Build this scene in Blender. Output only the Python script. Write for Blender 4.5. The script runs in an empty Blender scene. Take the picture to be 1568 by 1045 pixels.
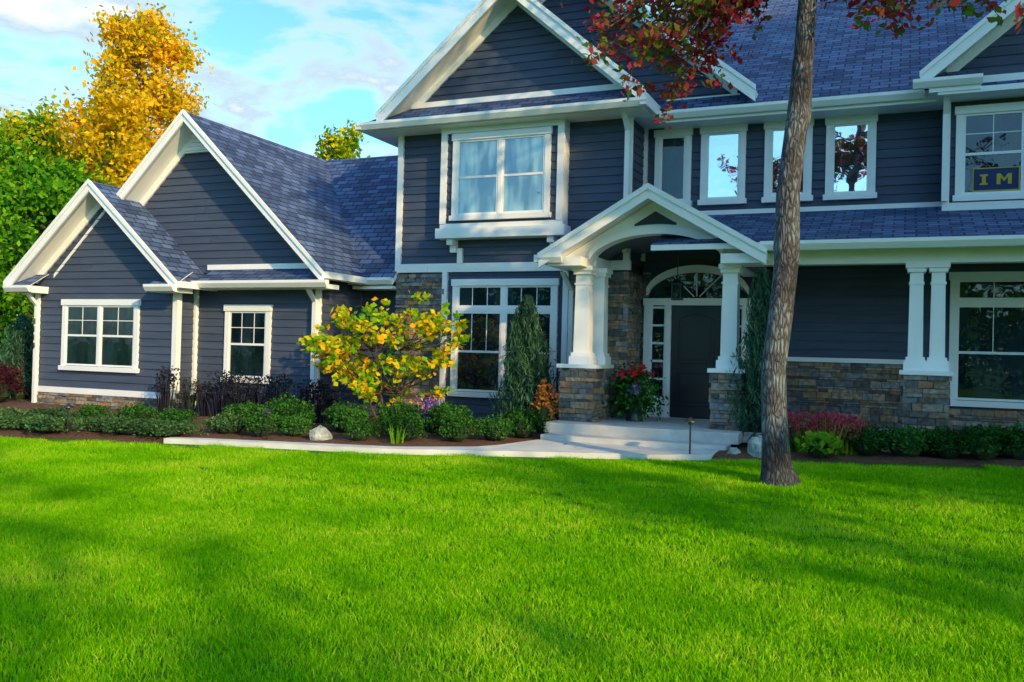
import bpy, math, random
import numpy as np
from mathutils import Vector, Matrix
random.seed(7); rng=np.random.default_rng(7)
scene=bpy.context.scene
scene.view_settings.view_transform='Standard'
scene.view_settings.look='None'
scene.view_settings.exposure=0
COL=scene.collection

# ------------------------------------------------------------------ terrain
def s01(t):
    t=min(1,max(0,t)); return t*t*(3-2*t)
def ground(x,y):
    return s01((y-6)/7)*(.2+.03*min(5,max(0,x+3)))
def bound(x):
    return float(np.interp(x,[-30,-16,-12.6,-9.5,-6.45,-4.18,-2.34,0,6,12],[8.2,8.9,9.4,10.15,10.65,11.5,12.15,12.55,12.85,13]))

# ------------------------------------------------------------------ materials
def newmat(name):
    m=bpy.data.materials.new(name); m.use_nodes=True
    nt=m.node_tree
    return m,nt,nt.nodes['Principled BSDF']
def N(nt,t,**kw):
    n=nt.nodes.new(t)
    for k,v in kw.items(): setattr(n,k,v)
    return n
def L(nt,a,b): nt.links.new(a,b)
def ramp(nt,stops,interp='LINEAR'):
    r=N(nt,'ShaderNodeValToRGB'); cr=r.color_ramp; cr.interpolation=interp
    while len(cr.elements)<len(stops): cr.elements.new(.5)
    for e,(p,c) in zip(cr.elements,stops):
        e.position=p; e.color=(c[0],c[1],c[2],1)
    return r
def noisy(name,c1,c2,scale=5,rough=.6,bump=0,bscale=40,detail=3,stretch=(1,1,1),spec=.5,bdist=.02,island=0):
    m,nt,b=newmat(name)
    tc=N(nt,'ShaderNodeTexCoord'); mp=N(nt,'ShaderNodeMapping'); mp.inputs['Scale'].default_value=stretch
    L(nt,tc.outputs['Object'],mp.inputs[0])
    n=N(nt,'ShaderNodeTexNoise'); n.inputs['Scale'].default_value=scale; n.inputs['Detail'].default_value=detail
    L(nt,mp.outputs[0],n.inputs['Vector'])
    r=ramp(nt,[(.3,c1),(.7,c2)]); L(nt,n.outputs['Fac'],r.inputs[0]); col=r.outputs[0]
    if island:
        g=N(nt,'ShaderNodeNewGeometry'); mr=N(nt,'ShaderNodeMapRange'); mr.inputs['To Min'].default_value=1-island; mr.inputs['To Max'].default_value=1+island
        L(nt,g.outputs['Random Per Island'],mr.inputs['Value'])
        mx=N(nt,'ShaderNodeMix',data_type='RGBA',blend_type='MULTIPLY'); mx.inputs['Factor'].default_value=1
        L(nt,col,mx.inputs['A']); L(nt,mr.outputs['Result'],mx.inputs['B']); col=mx.outputs['Result']
    L(nt,col,b.inputs['Base Color'])
    b.inputs['Roughness'].default_value=rough; b.inputs['Specular IOR Level'].default_value=spec
    if bump:
        n2=N(nt,'ShaderNodeTexNoise'); n2.inputs['Scale'].default_value=bscale; n2.inputs['Detail'].default_value=2
        L(nt,mp.outputs[0],n2.inputs['Vector'])
        bp=N(nt,'ShaderNodeBump'); bp.inputs['Strength'].default_value=bump; bp.inputs['Distance'].default_value=bdist
        L(nt,n2.outputs['Fac'],bp.inputs['Height']); L(nt,bp.outputs[0],b.inputs['Normal'])
    return m
M_siding=noisy('siding_paint',(.046,.064,.112),(.064,.084,.140),1.2,.55,.2,60,stretch=(1,1,8),spec=.3,island=.09)
M_white=noisy('white_trim',(.78,.80,.83),(.85,.86,.88),2,.45)
M_floor=noisy('concrete',(.46,.46,.45),(.60,.59,.57),4,.8,.3,60)
M_walk=noisy('walk_concrete',(.50,.51,.50),(.68,.68,.66),3,.85,.3,60)
M_mortar=noisy('mortar',(.05,.045,.04),(.09,.08,.07),20,.9)
M_vault=noisy('porch_ceiling_paint',(.10,.11,.13),(.13,.14,.17),3,.6)
M_door=noisy('door_paint',(.012,.013,.022),(.02,.02,.03),3,.3)
M_metal=noisy('dark_metal',(.01,.01,.01),(.03,.03,.03),10,.35)
M_core=noisy('wall_core',(.04,.045,.055),(.05,.055,.07),3,.8)
M_rock=noisy('boulder_stone',(.20,.24,.24),(.50,.54,.52),7,.85,.8,14,bdist=.05)
M_mulch=noisy('mulch',(.055,.022,.012),(.17,.075,.04),25,.95,1.0,60)
M_yellow=noisy('banner_yellow',(.45,.34,.03),(.5,.38,.04),3,.7)
M_blue=noisy('banner_blue',(.008,.02,.10),(.012,.03,.13),3,.7)

def stone_mat():
    m,nt,b=newmat('ledge_stone')
    g=N(nt,'ShaderNodeNewGeometry')
    r=ramp(nt,[(0,(.11,.10,.10)),(.16,(.23,.17,.12)),(.32,(.16,.17,.19)),(.46,(.34,.25,.18)),(.58,(.12,.13,.15)),(.70,(.28,.26,.23)),(.84,(.34,.19,.11)),(.90,(.23,.24,.27))],'CONSTANT')
    L(nt,g.outputs['Random Per Island'],r.inputs[0])
    tc=N(nt,'ShaderNodeTexCoord')
    n=N(nt,'ShaderNodeTexNoise'); n.inputs['Scale'].default_value=14; n.inputs['Detail'].default_value=4
    L(nt,tc.outputs['Object'],n.inputs['Vector'])
    r2=ramp(nt,[(.3,(.55,.55,.55)),(.7,(1.3,1.25,1.2))]); L(nt,n.outputs['Fac'],r2.inputs[0])
    mx=N(nt,'ShaderNodeMix',data_type='RGBA',blend_type='MULTIPLY'); mx.inputs['Factor'].default_value=1
    L(nt,r.outputs[0],mx.inputs['A']); L(nt,r2.outputs[0],mx.inputs['B']); L(nt,mx.outputs['Result'],b.inputs['Base Color'])
    bp=N(nt,'ShaderNodeBump'); bp.inputs['Strength'].default_value=.8; bp.inputs['Distance'].default_value=.03
    L(nt,n.outputs['Fac'],bp.inputs['Height']); L(nt,bp.outputs[0],b.inputs['Normal'])
    b.inputs['Roughness'].default_value=.85
    return m
M_stone=stone_mat()

def shingle_mat():
    m,nt,b=newmat('asphalt_shingles')
    uv=N(nt,'ShaderNodeUVMap'); uv.uv_map='UVMap'
    br=N(nt,'ShaderNodeTexBrick'); br.inputs['Scale'].default_value=1
    br.inputs['Brick Width'].default_value=.30; br.inputs['Row Height'].default_value=.15
    br.inputs['Mortar Size'].default_value=.014; br.inputs['Mortar Smooth'].default_value=.3; br.inputs['Bias'].default_value=0
    br.inputs['Color1'].default_value=(.034,.060,.14,1); br.inputs['Color2'].default_value=(.105,.165,.33,1)
    br.inputs['Mortar'].default_value=(.014,.024,.06,1)
    L(nt,uv.outputs[0],br.inputs['Vector'])
    n=N(nt,'ShaderNodeTexNoise'); n.inputs['Scale'].default_value=1.1; n.inputs['Detail'].default_value=6; n.inputs['Roughness'].default_value=.65; L(nt,uv.outputs[0],n.inputs['Vector'])
    r2=ramp(nt,[(.3,(.6,.62,.68)),(.7,(1.4,1.35,1.25))]); L(nt,n.outputs['Fac'],r2.inputs[0])
    mx=N(nt,'ShaderNodeMix',data_type='RGBA',blend_type='MULTIPLY'); mx.inputs['Factor'].default_value=1
    L(nt,br.outputs['Color'],mx.inputs['A']); L(nt,r2.outputs[0],mx.inputs['B']); L(nt,mx.outputs['Result'],b.inputs['Base Color'])
    bp=N(nt,'ShaderNodeBump'); bp.inputs['Strength'].default_value=.8; bp.inputs['Distance'].default_value=.02
    L(nt,br.outputs['Fac'],bp.inputs['Height']); bp.invert=True; L(nt,bp.outputs[0],b.inputs['Normal'])
    b.inputs['Roughness'].default_value=.8; b.inputs['Specular IOR Level'].default_value=.25
    return m
M_shingle=shingle_mat()

def glass_mat(name,fac,c1,c2):
    m=bpy.data.materials.new(name); m.use_nodes=True; nt=m.node_tree; nt.nodes.clear()
    o=N(nt,'ShaderNodeOutputMaterial'); mix=N(nt,'ShaderNodeMixShader'); mix.inputs[0].default_value=fac
    d=N(nt,'ShaderNodeBsdfDiffuse'); g=N(nt,'ShaderNodeBsdfGlossy'); g.inputs['Roughness'].default_value=.02
    g.inputs['Color'].default_value=(.9,.97,1,1)
    tc=N(nt,'ShaderNodeTexCoord'); mp=N(nt,'ShaderNodeMapping'); mp.inputs['Scale'].default_value=(3,1,.7)
    n=N(nt,'ShaderNodeTexNoise'); n.inputs['Scale'].default_value=1.3; n.inputs['Detail'].default_value=2
    L(nt,tc.outputs['Object'],mp.inputs[0]); L(nt,mp.outputs[0],n.inputs['Vector'])
    r=ramp(nt,[(.42,c1),(.6,c2)]); L(nt,n.outputs['Fac'],r.inputs[0]); L(nt,r.outputs[0],d.inputs[0])
    n2=N(nt,'ShaderNodeTexNoise'); n2.inputs['Scale'].default_value=2.0; L(nt,tc.outputs['Object'],n2.inputs['Vector'])
    bp=N(nt,'ShaderNodeBump'); bp.inputs['Strength'].default_value=.06; bp.inputs['Distance'].default_value=.1
    L(nt,n2.outputs['Fac'],bp.inputs['Height']); L(nt,bp.outputs[0],g.inputs['Normal'])
    L(nt,d.outputs[0],mix.inputs[1]); L(nt,g.outputs[0],mix.inputs[2]); L(nt,mix.outputs[0],o.inputs[0])
    return m
G_dark=glass_mat('window_glass_dark',.07,(.004,.010,.018),(.012,.028,.045))
G_curt=glass_mat('window_glass_curtain',.25,(.03,.09,.14),(.28,.46,.46))
G_sky=glass_mat('window_glass_reflective',.9,(.05,.07,.09),(.3,.34,.36))

def leaf_mat(name,cols,transl=.35,const=False):
    m=bpy.data.materials.new(name); m.use_nodes=True; nt=m.node_tree; nt.nodes.clear()
    o=N(nt,'ShaderNodeOutputMaterial'); mix=N(nt,'ShaderNodeMixShader'); mix.inputs[0].default_value=transl
    d=N(nt,'ShaderNodeBsdfDiffuse'); t=N(nt,'ShaderNodeBsdfTranslucent')
    g=N(nt,'ShaderNodeNewGeometry')
    k=len(cols); r=ramp(nt,[(i/(k-1),c) for i,c in enumerate(cols)])
    n=N(nt,'ShaderNodeTexNoise'); n.inputs['Scale'].default_value=1.2; n.inputs['Detail'].default_value=1
    L(nt,g.outputs['Position'],n.inputs['Vector'])
    a=N(nt,'ShaderNodeMath',operation='MULTIPLY_ADD'); a.inputs[1].default_value=1.6; a.inputs[2].default_value=-.8
    L(nt,n.outputs['Fac'],a.inputs[0])
    b=N(nt,'ShaderNodeMath',operation='ADD',use_clamp=True); L(nt,a.outputs[0],b.inputs[0]); L(nt,g.outputs['Random Per Island'],b.inputs[1])
    L(nt,b.outputs[0],r.inputs[0]); L(nt,r.outputs[0],d.inputs[0]); L(nt,r.outputs[0],t.inputs[0])
    L(nt,d.outputs[0],mix.inputs[1]); L(nt,t.outputs[0],mix.inputs[2]); L(nt,mix.outputs[0],o.inputs[0])
    return m
L_boxwood=leaf_mat('boxwood_leaf',[(.012,.05,.012),(.03,.12,.02),(.07,.21,.035)],.25)
L_juniper=leaf_mat('juniper_leaf',[(.02,.07,.05),(.05,.13,.08),(.10,.21,.12)],.2)
L_lowjun=leaf_mat('groundcover_leaf',[(.03,.07,.03),(.06,.14,.05),(.12,.24,.08)],.25)
L_purple=leaf_mat('purple_leaf',[(.015,.02,.03),(.04,.03,.06),(.03,.06,.03)],.2)
L_yel=leaf_mat('redbud_leaf',[(.12,.42,.02),(.26,.54,.02),(.86,.68,.02),(.90,.46,.02)],.45)
L_gold=leaf_mat('golden_leaf',[(.36,.38,.01),(.84,.50,.015),(.95,.60,.03)],.45)
L_goldgreen=leaf_mat('turning_leaf',[(.08,.26,.01),(.28,.40,.015),(.70,.58,.02)],.45)
L_green=leaf_mat('green_leaf',[(.03,.15,.01),(.09,.30,.015),(.24,.46,.02)],.4)
L_oak=leaf_mat('maple_leaf',[(.34,.02,.05),(.40,.06,.06),(.16,.14,.03),(.09,.22,.03)],.45)
L_red=leaf_mat('barberry_leaf',[(.04,.012,.02),(.09,.02,.03)],.2)
L_orange=leaf_mat('ornamental_leaf',[(.12,.26,.05),(.40,.16,.04),(.55,.18,.05)],.3)
L_pink=leaf_mat('sedum_flower',[(.35,.04,.09),(.5,.08,.12)],.3)
L_redfl=leaf_mat('geranium_flower',[(.6,.01,.02),(.75,.02,.05)],.3)
L_violet=leaf_mat('petunia_flower',[(.3,.1,.6),(.5,.25,.8)],.3)
L_lime=leaf_mat('lime_leaf',[(.10,.28,.02),(.28,.42,.03)],.35)
L_fallen=leaf_mat('fallen_leaf',[(.14,.08,.03),(.30,.22,.04),(.22,.10,.03)],.2)
def bark_mat():
    m,nt,b=newmat('bark')
    tc=N(nt,'ShaderNodeTexCoord'); mp=N(nt,'ShaderNodeMapping'); mp.inputs['Scale'].default_value=(1,1,.28)
    L(nt,tc.outputs['Object'],mp.inputs[0])
    v=N(nt,'ShaderNodeTexVoronoi',feature='DISTANCE_TO_EDGE'); v.inputs['Scale'].default_value=26
    nz=N(nt,'ShaderNodeTexNoise'); nz.inputs['Scale'].default_value=9; nz.inputs['Detail'].default_value=5
    L(nt,mp.outputs[0],nz.inputs['Vector'])
    mxv=N(nt,'ShaderNodeMix',data_type='RGBA'); mxv.inputs['Factor'].default_value=.12
    L(nt,mp.outputs[0],mxv.inputs['A']); L(nt,nz.outputs['Color'],mxv.inputs['B']); L(nt,mxv.outputs['Result'],v.inputs['Vector'])
    r=ramp(nt,[(0,(.03,.026,.03)),(.12,(.11,.115,.135)),(.4,(.23,.25,.29))]); L(nt,v.outputs['Distance'],r.inputs[0])
    n2=N(nt,'ShaderNodeTexNoise'); n2.inputs['Scale'].default_value=3; n2.inputs['Detail'].default_value=6; L(nt,tc.outputs['Object'],n2.inputs['Vector'])
    r2=ramp(nt,[(.35,(.40,.36,.36)),(.52,(1,1,1)),(.68,(1.3,1.5,1.35))]); L(nt,n2.outputs['Fac'],r2.inputs[0])
    mx=N(nt,'ShaderNodeMix',data_type='RGBA',blend_type='MULTIPLY'); mx.inputs['Factor'].default_value=1
    L(nt,r.outputs[0],mx.inputs['A']); L(nt,r2.outputs[0],mx.inputs['B'])
    sx=N(nt,'ShaderNodeSeparateXYZ'); L(nt,tc.outputs['Object'],sx.inputs[0])
    mr=N(nt,'ShaderNodeMapRange'); mr.inputs['From Min'].default_value=.3; mr.inputs['From Max'].default_value=.5; mr.inputs['To Min'].default_value=.4; mr.inputs['To Max'].default_value=1
    L(nt,sx.outputs['Z'],mr.inputs['Value'])
    m3=N(nt,'ShaderNodeMix',data_type='RGBA',blend_type='MULTIPLY'); m3.inputs['Factor'].default_value=1
    L(nt,mx.outputs['Result'],m3.inputs['A']); L(nt,mr.outputs['Result'],m3.inputs['B']); L(nt,m3.outputs['Result'],b.inputs['Base Color'])
    bp=N(nt,'ShaderNodeBump'); bp.inputs['Strength'].default_value=1; bp.inputs['Distance'].default_value=.05
    L(nt,v.outputs['Distance'],bp.inputs['Height']); L(nt,bp.outputs[0],b.inputs['Normal']); b.inputs['Roughness'].default_value=.9
    return m
M_bark=bark_mat()
M_barkd=noisy('bark_dark',(.03,.022,.018),(.09,.07,.05),12,.9,.8,30,5,(1,1,.4))
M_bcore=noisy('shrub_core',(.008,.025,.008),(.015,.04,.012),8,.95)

# ------------------------------------------------------------------ mesh helpers
def add_obj(name,me,parent=None):
    o=bpy.data.objects.new(name,me); COL.objects.link(o)
    if parent: o.parent=parent
    return o
def empty(name,loc=(0,0,0)):
    e=bpy.data.objects.new(name,None); COL.objects.link(e); e.location=loc; return e
class MB:
    def __init__(s): s.v=[]; s.f=[]; s.uv=[]
    def poly(s,pts,uv=None):
        i=len(s.v); s.v+=[tuple(p) for p in pts]; s.f.append(tuple(range(i,i+len(pts))))
        s.uv+= uv if uv else [(0,0)]*len(pts)
    def box(s,x0,x1,y0,y1,z0,z1,j=True):
        e=(random.uniform(.0003,.0016) if j else 0)
        x0-=e;x1+=e;y0-=e;y1+=e;z0-=e;z1+=e
        P=[(x0,y0,z0),(x1,y0,z0),(x1,y1,z0),(x0,y1,z0),(x0,y0,z1),(x1,y0,z1),(x1,y1,z1),(x0,y1,z1)]
        s.hexa(P)
    def hexa(s,P):
        i=len(s.v); s.v+=P
        for f in [(0,3,2,1),(4,5,6,7),(0,1,5,4),(1,2,6,5),(2,3,7,6),(3,0,4,7)]:
            s.f.append(tuple(i+k for k in f)); s.uv+=[(0,0)]*4
    def prism(s,poly,y0,y1):
        n=len(poly); i=len(s.v)
        s.v+=[(x,y0,z) for x,z in poly]+[(x,y1,z) for x,z in poly]
        s.f.append(tuple(range(i,i+n))); s.uv+=[(0,0)]*n
        s.f.append(tuple(range(i+2*n-1,i+n-1,-1))); s.uv+=[(0,0)]*n
        for k in range(n):
            k2=(k+1)%n; s.f.append((i+k,i+n+k,i+n+k2,i+k2)); s.uv+=[(0,0)]*4
    def build(s,name,mat,parent=None,bevel=0):
        me=bpy.data.meshes.new(name); me.from_pydata(s.v,[],s.f); me.materials.append(mat)
        u=me.uv_layers.new(name='UVMap')
        flat=[c for p in s.uv for c in p]; u.data.foreach_set('uv',flat)
        o=add_obj(name,me,parent)
        if bevel:
            b=o.modifiers.new('bev','BEVEL'); b.width=bevel; b.segments=2; b.limit_method='ANGLE'
        return o
def fastmesh(name,blocks,mats,smooth=()):
    V=[];LV=[];LS=[];MI=[];SM=[];off=0;lo=0
    for Vb,Fb,mi in blocks:
        Vb=np.asarray(Vb,dtype=np.float32).reshape(-1,3); Fb=np.asarray(Fb,dtype=np.int32)
        if len(Fb)==0: continue
        k=Fb.shape[1]; V.append(Vb); LV.append((Fb+off).ravel()); LS.append(lo+np.arange(len(Fb))*k)
        MI.append(np.full(len(Fb),mi)); SM.append(np.full(len(Fb),mi in smooth)); off+=len(Vb); lo+=Fb.size
    V=np.concatenate(V);LV=np.concatenate(LV);LS=np.concatenate(LS);MI=np.concatenate(MI);SM=np.concatenate(SM)
    me=bpy.data.meshes.new(name); me.vertices.add(len(V)); me.vertices.foreach_set('co',V.ravel())
    me.loops.add(len(LV)); me.loops.foreach_set('vertex_index',LV.astype(np.int32))
    me.polygons.add(len(LS)); me.polygons.foreach_set('loop_start',LS.astype(np.int32))
    for m in mats: me.materials.append(m)
    me.polygons.foreach_set('material_index',MI.astype(np.int32))
    me.polygons.foreach_set('use_smooth',SM)
    me.update(calc_edges=True); me.validate()
    return me
def leaves(P,size,aspect=.55,sv=.35,up=0.0,droop=None):
    P=np.asarray(P); n=len(P)
    nr=rng.normal(size=(n,3)); nr[:,2]+=up; nr/=np.linalg.norm(nr,axis=1)[:,None]
    t=rng.normal(size=(n,3)) if droop is None else np.array(droop)+rng.normal(size=(n,3))*.35
    t-=nr*np.sum(t*nr,axis=1)[:,None]; t/=np.linalg.norm(t,axis=1)[:,None]+1e-9
    b=np.cross(nr,t); s=(size*(1+sv*rng.uniform(-1,1,n)))[:,None]
    V=np.stack([P+t*s,P+b*s*aspect+t*s*.15,P-t*s,P-b*s*aspect+t*s*.15],axis=1).reshape(-1,3)
    F=np.arange(4*n).reshape(n,4)
    return V,F
def tube(path,radii,seg=8,wob=0):
    path=[Vector(p) for p in path]; V=[];F=[]
    for i,p in enumerate(path):
        d=(path[min(i+1,len(path)-1)]-path[max(i-1,0)]).normalized()
        a=Vector((1,0,0)) if abs(d.x)<.9 else Vector((0,1,0))
        u=d.cross(a).normalized(); w=d.cross(u)
        for k in range(seg):
            an=2*math.pi*k/seg; rr=radii[i]*(1+wob*random.uniform(-1,1))
            V.append(p+u*math.cos(an)*rr+w*math.sin(an)*rr)
    for i in range(len(path)-1):
        for k in range(seg):
            k2=(k+1)%seg; F.append((i*seg+k,i*seg+k2,(i+1)*seg+k2,(i+1)*seg+k))
    return np.array([tuple(v) for v in V]),np.array(F)

# ------------------------------------------------------------------ HOUSE
H=empty('suburban_house')
trim=MB(); sid=MB(); sh=MB(); core=MB(); mort=MB(); stn=MB(); dark=MB(); gutter=MB()
CO=.15
def siding(z0,z1,Y,xl,xr):
    z=z0
    while z<z1-1e-4:
        t=min(z+CO,z1)
        a0,a1=xl(z),xr(z); b0,b1=xl(t),xr(t)
        if a1-a0>.02:
            if b1<b0: b0=b1=(b0+b1)/2
            # boards come in lengths up to 3.6 m with a hairline butt joint
            L_=a1-a0; cuts=[0.0]
            if L_>2.2 and b1-b0>1.6:
                c=random.uniform(.6,3.0)
                while c<L_-.5: cuts.append(c/L_); c+=random.uniform(2.4,3.6)
            cuts.append(1.0)
            for u0,u1 in zip(cuts[:-1],cuts[1:]):
                g0=0 if u0==0 else .0015; g1=0 if u1==1 else .0015
                p0=a0+L_*u0+g0; p1=a0+L_*u1-g1
                q0=b0 if u0==0 else min(max(p0,b0),b1); q1=b1 if u1==1 else min(max(p1,b0),b1)
                dy=random.uniform(-.0015,.0015)
                i=len(sid.v)
                sid.v+=[(p0,Y-.024+dy,z),(p1,Y-.024+dy,z),(q1,Y-.003,t),(q0,Y-.003,t),(p0,Y,z),(p1,Y,z)]
                sid.f+=[(i,i+1,i+2,i+3),(i+4,i+5,i+1,i)]; sid.uv+=[(0,0)]*8
        z=t
def sidingX(y0,y1,z0,z1,X,sgn=1):
    z=z0
    while z<z1-1e-4:
        t=min(z+CO,z1)
        sid.poly([(X+sgn*.022,y0,z),(X+sgn*.022,y1,z),(X+sgn*.004,y1,t),(X+sgn*.004,y0,t)])
        sid.poly([(X,y0,z),(X,y1,z),(X+sgn*.022,y1,z),(X+sgn*.022,y0,z)])
        z=t
def rect(z0,z1,Y,a,b): siding(z0,z1,Y,lambda z:a,lambda z:b)
def roof(p0,p1,p2,p3,th=.13):
    p=[Vector(q) for q in (p0,p1,p2,p3)]
    e=(p[1]-p[0]).normalized(); n=e.cross(p[3]-p[0]).normalized(); s=n.cross(e)
    uv=[((q-p[0]).dot(e)+p[0].x*.37,(q-p[0]).dot(s)) for q in p]
    sh.poly(p,uv)
    lo=[q-Vector((0,0,th)) for q in p]
    top=[q-Vector((0,0,.006)) for q in p]
    for a,b in ((0,1),(1,2),(2,3),(3,0)): trim.poly([top[a],top[b],lo[b],lo[a]])
    trim.poly(lo)
def gable_roof(xc,half,zp,slope,yf,yb,rake=.2,th=.13):
    ze=zp-slope*half
    roof((xc-half,yb,ze),(xc-half,yf,ze),(xc,yf,zp),(xc,yb,zp),th)
    roof((xc+half,yf,ze),(xc+half,yb,ze),(xc,yb,zp),(xc,yf,zp),th)
    for s in (-1,1):
        trim.prism([(xc,zp+.012),(xc,zp-rake),(xc+s*(half+.02),ze-rake-.012),(xc+s*(half+.02),ze+.0)],yf-.045-.002*s,yf+.002)
        trim.prism([(xc,zp+.03),(xc,zp-.06),(xc+s*(half+.03),ze-.06),(xc+s*(half+.03),ze+.02)],yf-.075-.002*s,yf-.044)
def frieze(xc,half,zp,slope,Y,w=.17,off=.13):
    for s in (-1,1):
        trim.prism([(xc,zp-off+.02),(xc,zp-off-w),(xc+s*half,zp-off-w-slope*half),(xc+s*half,zp-off+.02-slope*half)],Y-.05-.002*s,Y+.01)
def gut(x0,x1,y,z):
    prof=[(y-.12,z),(y-.12,z-.05),(y-.06,z-.13),(y,z-.13),(y,z)]
    n=len(prof); i=len(gutter.v)
    gutter.v+=[(x0,a,b) for a,b in prof]+[(x1,a,b) for a,b in prof]
    gutter.f.append(tuple(range(i,i+n))); gutter.uv+=[(0,0)]*n
    gutter.f.append(tuple(range(i+2*n-1,i+n-1,-1))); gutter.uv+=[(0,0)]*n
    for k in range(n):
        k2=(k+1)%n; gutter.f.append((i+k,i+n+k,i+n+k2,i+k2)); gutter.uv+=[(0,0)]*4
def gutY(y0,y1,x,z,s=1):
    gutter.box(min(x,x+s*.11),max(x,x+s*.11),y0,y1,z-.12,z)
def stones(mode,a0,a1,z0,z1,plane,out=1):
    z=z0
    while z<z1-.015:
        h=min(random.choice([.04,.055,.07,.085,.11]),z1-z)
        if z1-z-h<.035: h=z1-z
        a=a0-random.uniform(0,.02)
        while a<a1-.005:
            w=random.uniform(.10,.34); b=min(a+w,a1)
            if a1-b<.06: b=a1
            p=random.uniform(.012,.06); g=.004
            aa=max(a,a0)
            q=[aa+g,b-g,z+g,z+h-g]
            jt=[random.uniform(-.004,.004) for _ in range(8)]
            if mode=='Y':
                yo=plane-p; yi=plane+.01
                P=[(q[0],yo+jt[0],q[2]+jt[4]),(q[1],yo+jt[1],q[2]+jt[5]),(q[1],yi,q[2]),(q[0],yi,q[2]),(q[0],yo+jt[2],q[3]+jt[6]),(q[1],yo+jt[3],q[3]+jt[7]),(q[1],yi,q[3]),(q[0],yi,q[3])]
            else:
                xo=plane+out*p; xi=plane-out*.01
                P=[(xo+jt[0],q[0],q[2]+jt[4]),(xo+jt[1],q[1],q[2]+jt[5]),(xi,q[1],q[2]),(xi,q[0],q[2]),(xo+jt[2],q[0],q[3]+jt[6]),(xo+jt[3],q[1],q[3]+jt[7]),(xi,q[1],q[3]),(xi,q[0],q[3])]
            stn.hexa(P); a=b
        z+=h
def pier(x0,x1,y0,y1,z0,z1):
    mort.box(x0,x1,y0,y1,z0,z1)
    stones('Y',x0-.02,x1+.02,z0,z1,y0); stones('X',y0-.02,y1,z0,z1,x1,1); stones('X',y0-.02,y1,z0,z1,x0,-1)
    trim.box(x0-.07,x1+.07,y0-.07,y1+.07,z1,z1+.06)
def column(x,y,z0,z1,w=.25):
    h=w/2
    t=h*.86
    trim.hexa([(x-h,y-h,z0),(x+h,y-h,z0),(x+h,y+h,z0),(x-h,y+h,z0),(x-t,y-t,z1),(x+t,y-t,z1),(x+t,y+t,z1),(x-t,y+t,z1)])
    trim.box(x-h-.05,x+h+.05,y-h-.05,y+h+.05,z0,z0+.13)
    trim.box(x-h-.025,x+h+.025,y-h-.025,y+h+.025,z0+.13,z0+.19)
    trim.box(x-h-.045,x+h+.045,y-h-.045,y+h+.045,z1-.07,z1)
    trim.box(x-h-.02,x+h+.02,y-h-.02,y+h+.02,z1-.13,z1-.07)
    trim.box(x-h-.0,x+h+.0,y-h-.0,y+h+.0,z1-.30,z1-.27)

# bodies (structural cores behind the cladding)
core.box(-16.78,-13.02,13.42,14.5,0,2.8); core.box(-15.98,-10.02,13.97,22,0,3.0)
core.box(-10.1,-8.9,15.32,21,0,3.1); core.box(-8.95,-4.42,15.02,22,0,5.95)
core.box(-8.9,6.4,15.92,27,0,5.75); core.box(.56,5.0,15.52,16.2,4.0,5.8)

# ---- garage, small front gable
SX=-14.88
trim.box(-16.84,-12.96,13.33,13.42,.50,.62)
mort.box(-16.8,-13.0,13.385,13.41,0,.5); stones('Y',-16.82,-12.98,.0,.5,13.385)
mort.box(-13.01,-12.99,13.42,13.95,0,.5); stones('X',13.38,13.95,.0,.5,-13.0,1)
rect(.62,2.72,13.4,-16.8,-13.0); 
siding(2.72,4.62,13.4,lambda z:SX-(4.55-z)/.87,lambda z:SX+(4.55-z)/.87)
sidingX(13.4,13.95,.62,2.75,-13.0)
gable_roof(SX,2.3,4.77,.87,12.95,15.2)
frieze(SX,1.95,4.77,.87,13.4)
for s in (-1,1):
    cx=SX+s*1.9
    trim.box(cx-.06,cx+.06,13.35,13.42,.62,2.7)
    ex=SX+s*2.25; ix=SX+s*1.62
    a,b=sorted((ex,ix))
    trim.box(a,b,12.97,13.44,2.56,2.70)
    xo=ex+s*.04; xi=ix
    q=[(min(xo,xi),12.93,2.70),(max(xo,xi),12.93,2.70),(max(xo,xi) if s>0 else xi,13.38,2.98),(min(xo,xi) if s<0 else xi,13.38,2.98)]
    roof(q[0],q[1],q[2],q[3],.02)
    gut(a-.03,b+.05,12.95,2.70)
trim.box(-13.04,-12.95,13.36,13.5,.62,2.7)
trim.box(-13.02,-12.93,13.86,13.95,.3,2.7)
gutY(12.95,14.0,SX+2.3,2.76,1)
# ---- garage, large gable
BX=-12.97
rect(.3,2.9,13.95,-13.0,-10.0)
siding(3.0,6.0,13.95,lambda z:BX-(5.92-z)/.95,lambda z:BX+(5.92-z)/.95)
gable_roof(BX,3.35,6.13,.95,13.45,18.2)
frieze(BX,3.05,6.13,.95,13.95)
trim.box(-12.7,-9.85,13.89,13.96,3.06,3.16)
roof((-12.6,13.45,2.80),(-9.55,13.45,2.80),(-9.95,13.93,3.06),(-12.6,13.93,3.06),.03)
trim.box(-12.6,-9.62,13.5,13.96,2.66,2.74)
gut(-12.9,-9.5,13.47,2.80)
trim.box(-10.1,-9.99,13.9,13.97,.3,2.7)
sidingX(13.95,15.3,.3,2.9,-10.0)
trim.prism([(BX,5.86),(BX-.42,5.42),(BX+.42,5.42)],13.87,13.96)
for i in range(4):
    zz=5.46+i*.08; w=(5.84-zz)/.95-.03
    trim.box(BX-w,BX+w,13.845,13.875,zz,zz+.035)
gutY(13.45,14.8,-9.62,2.95,1)
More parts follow.
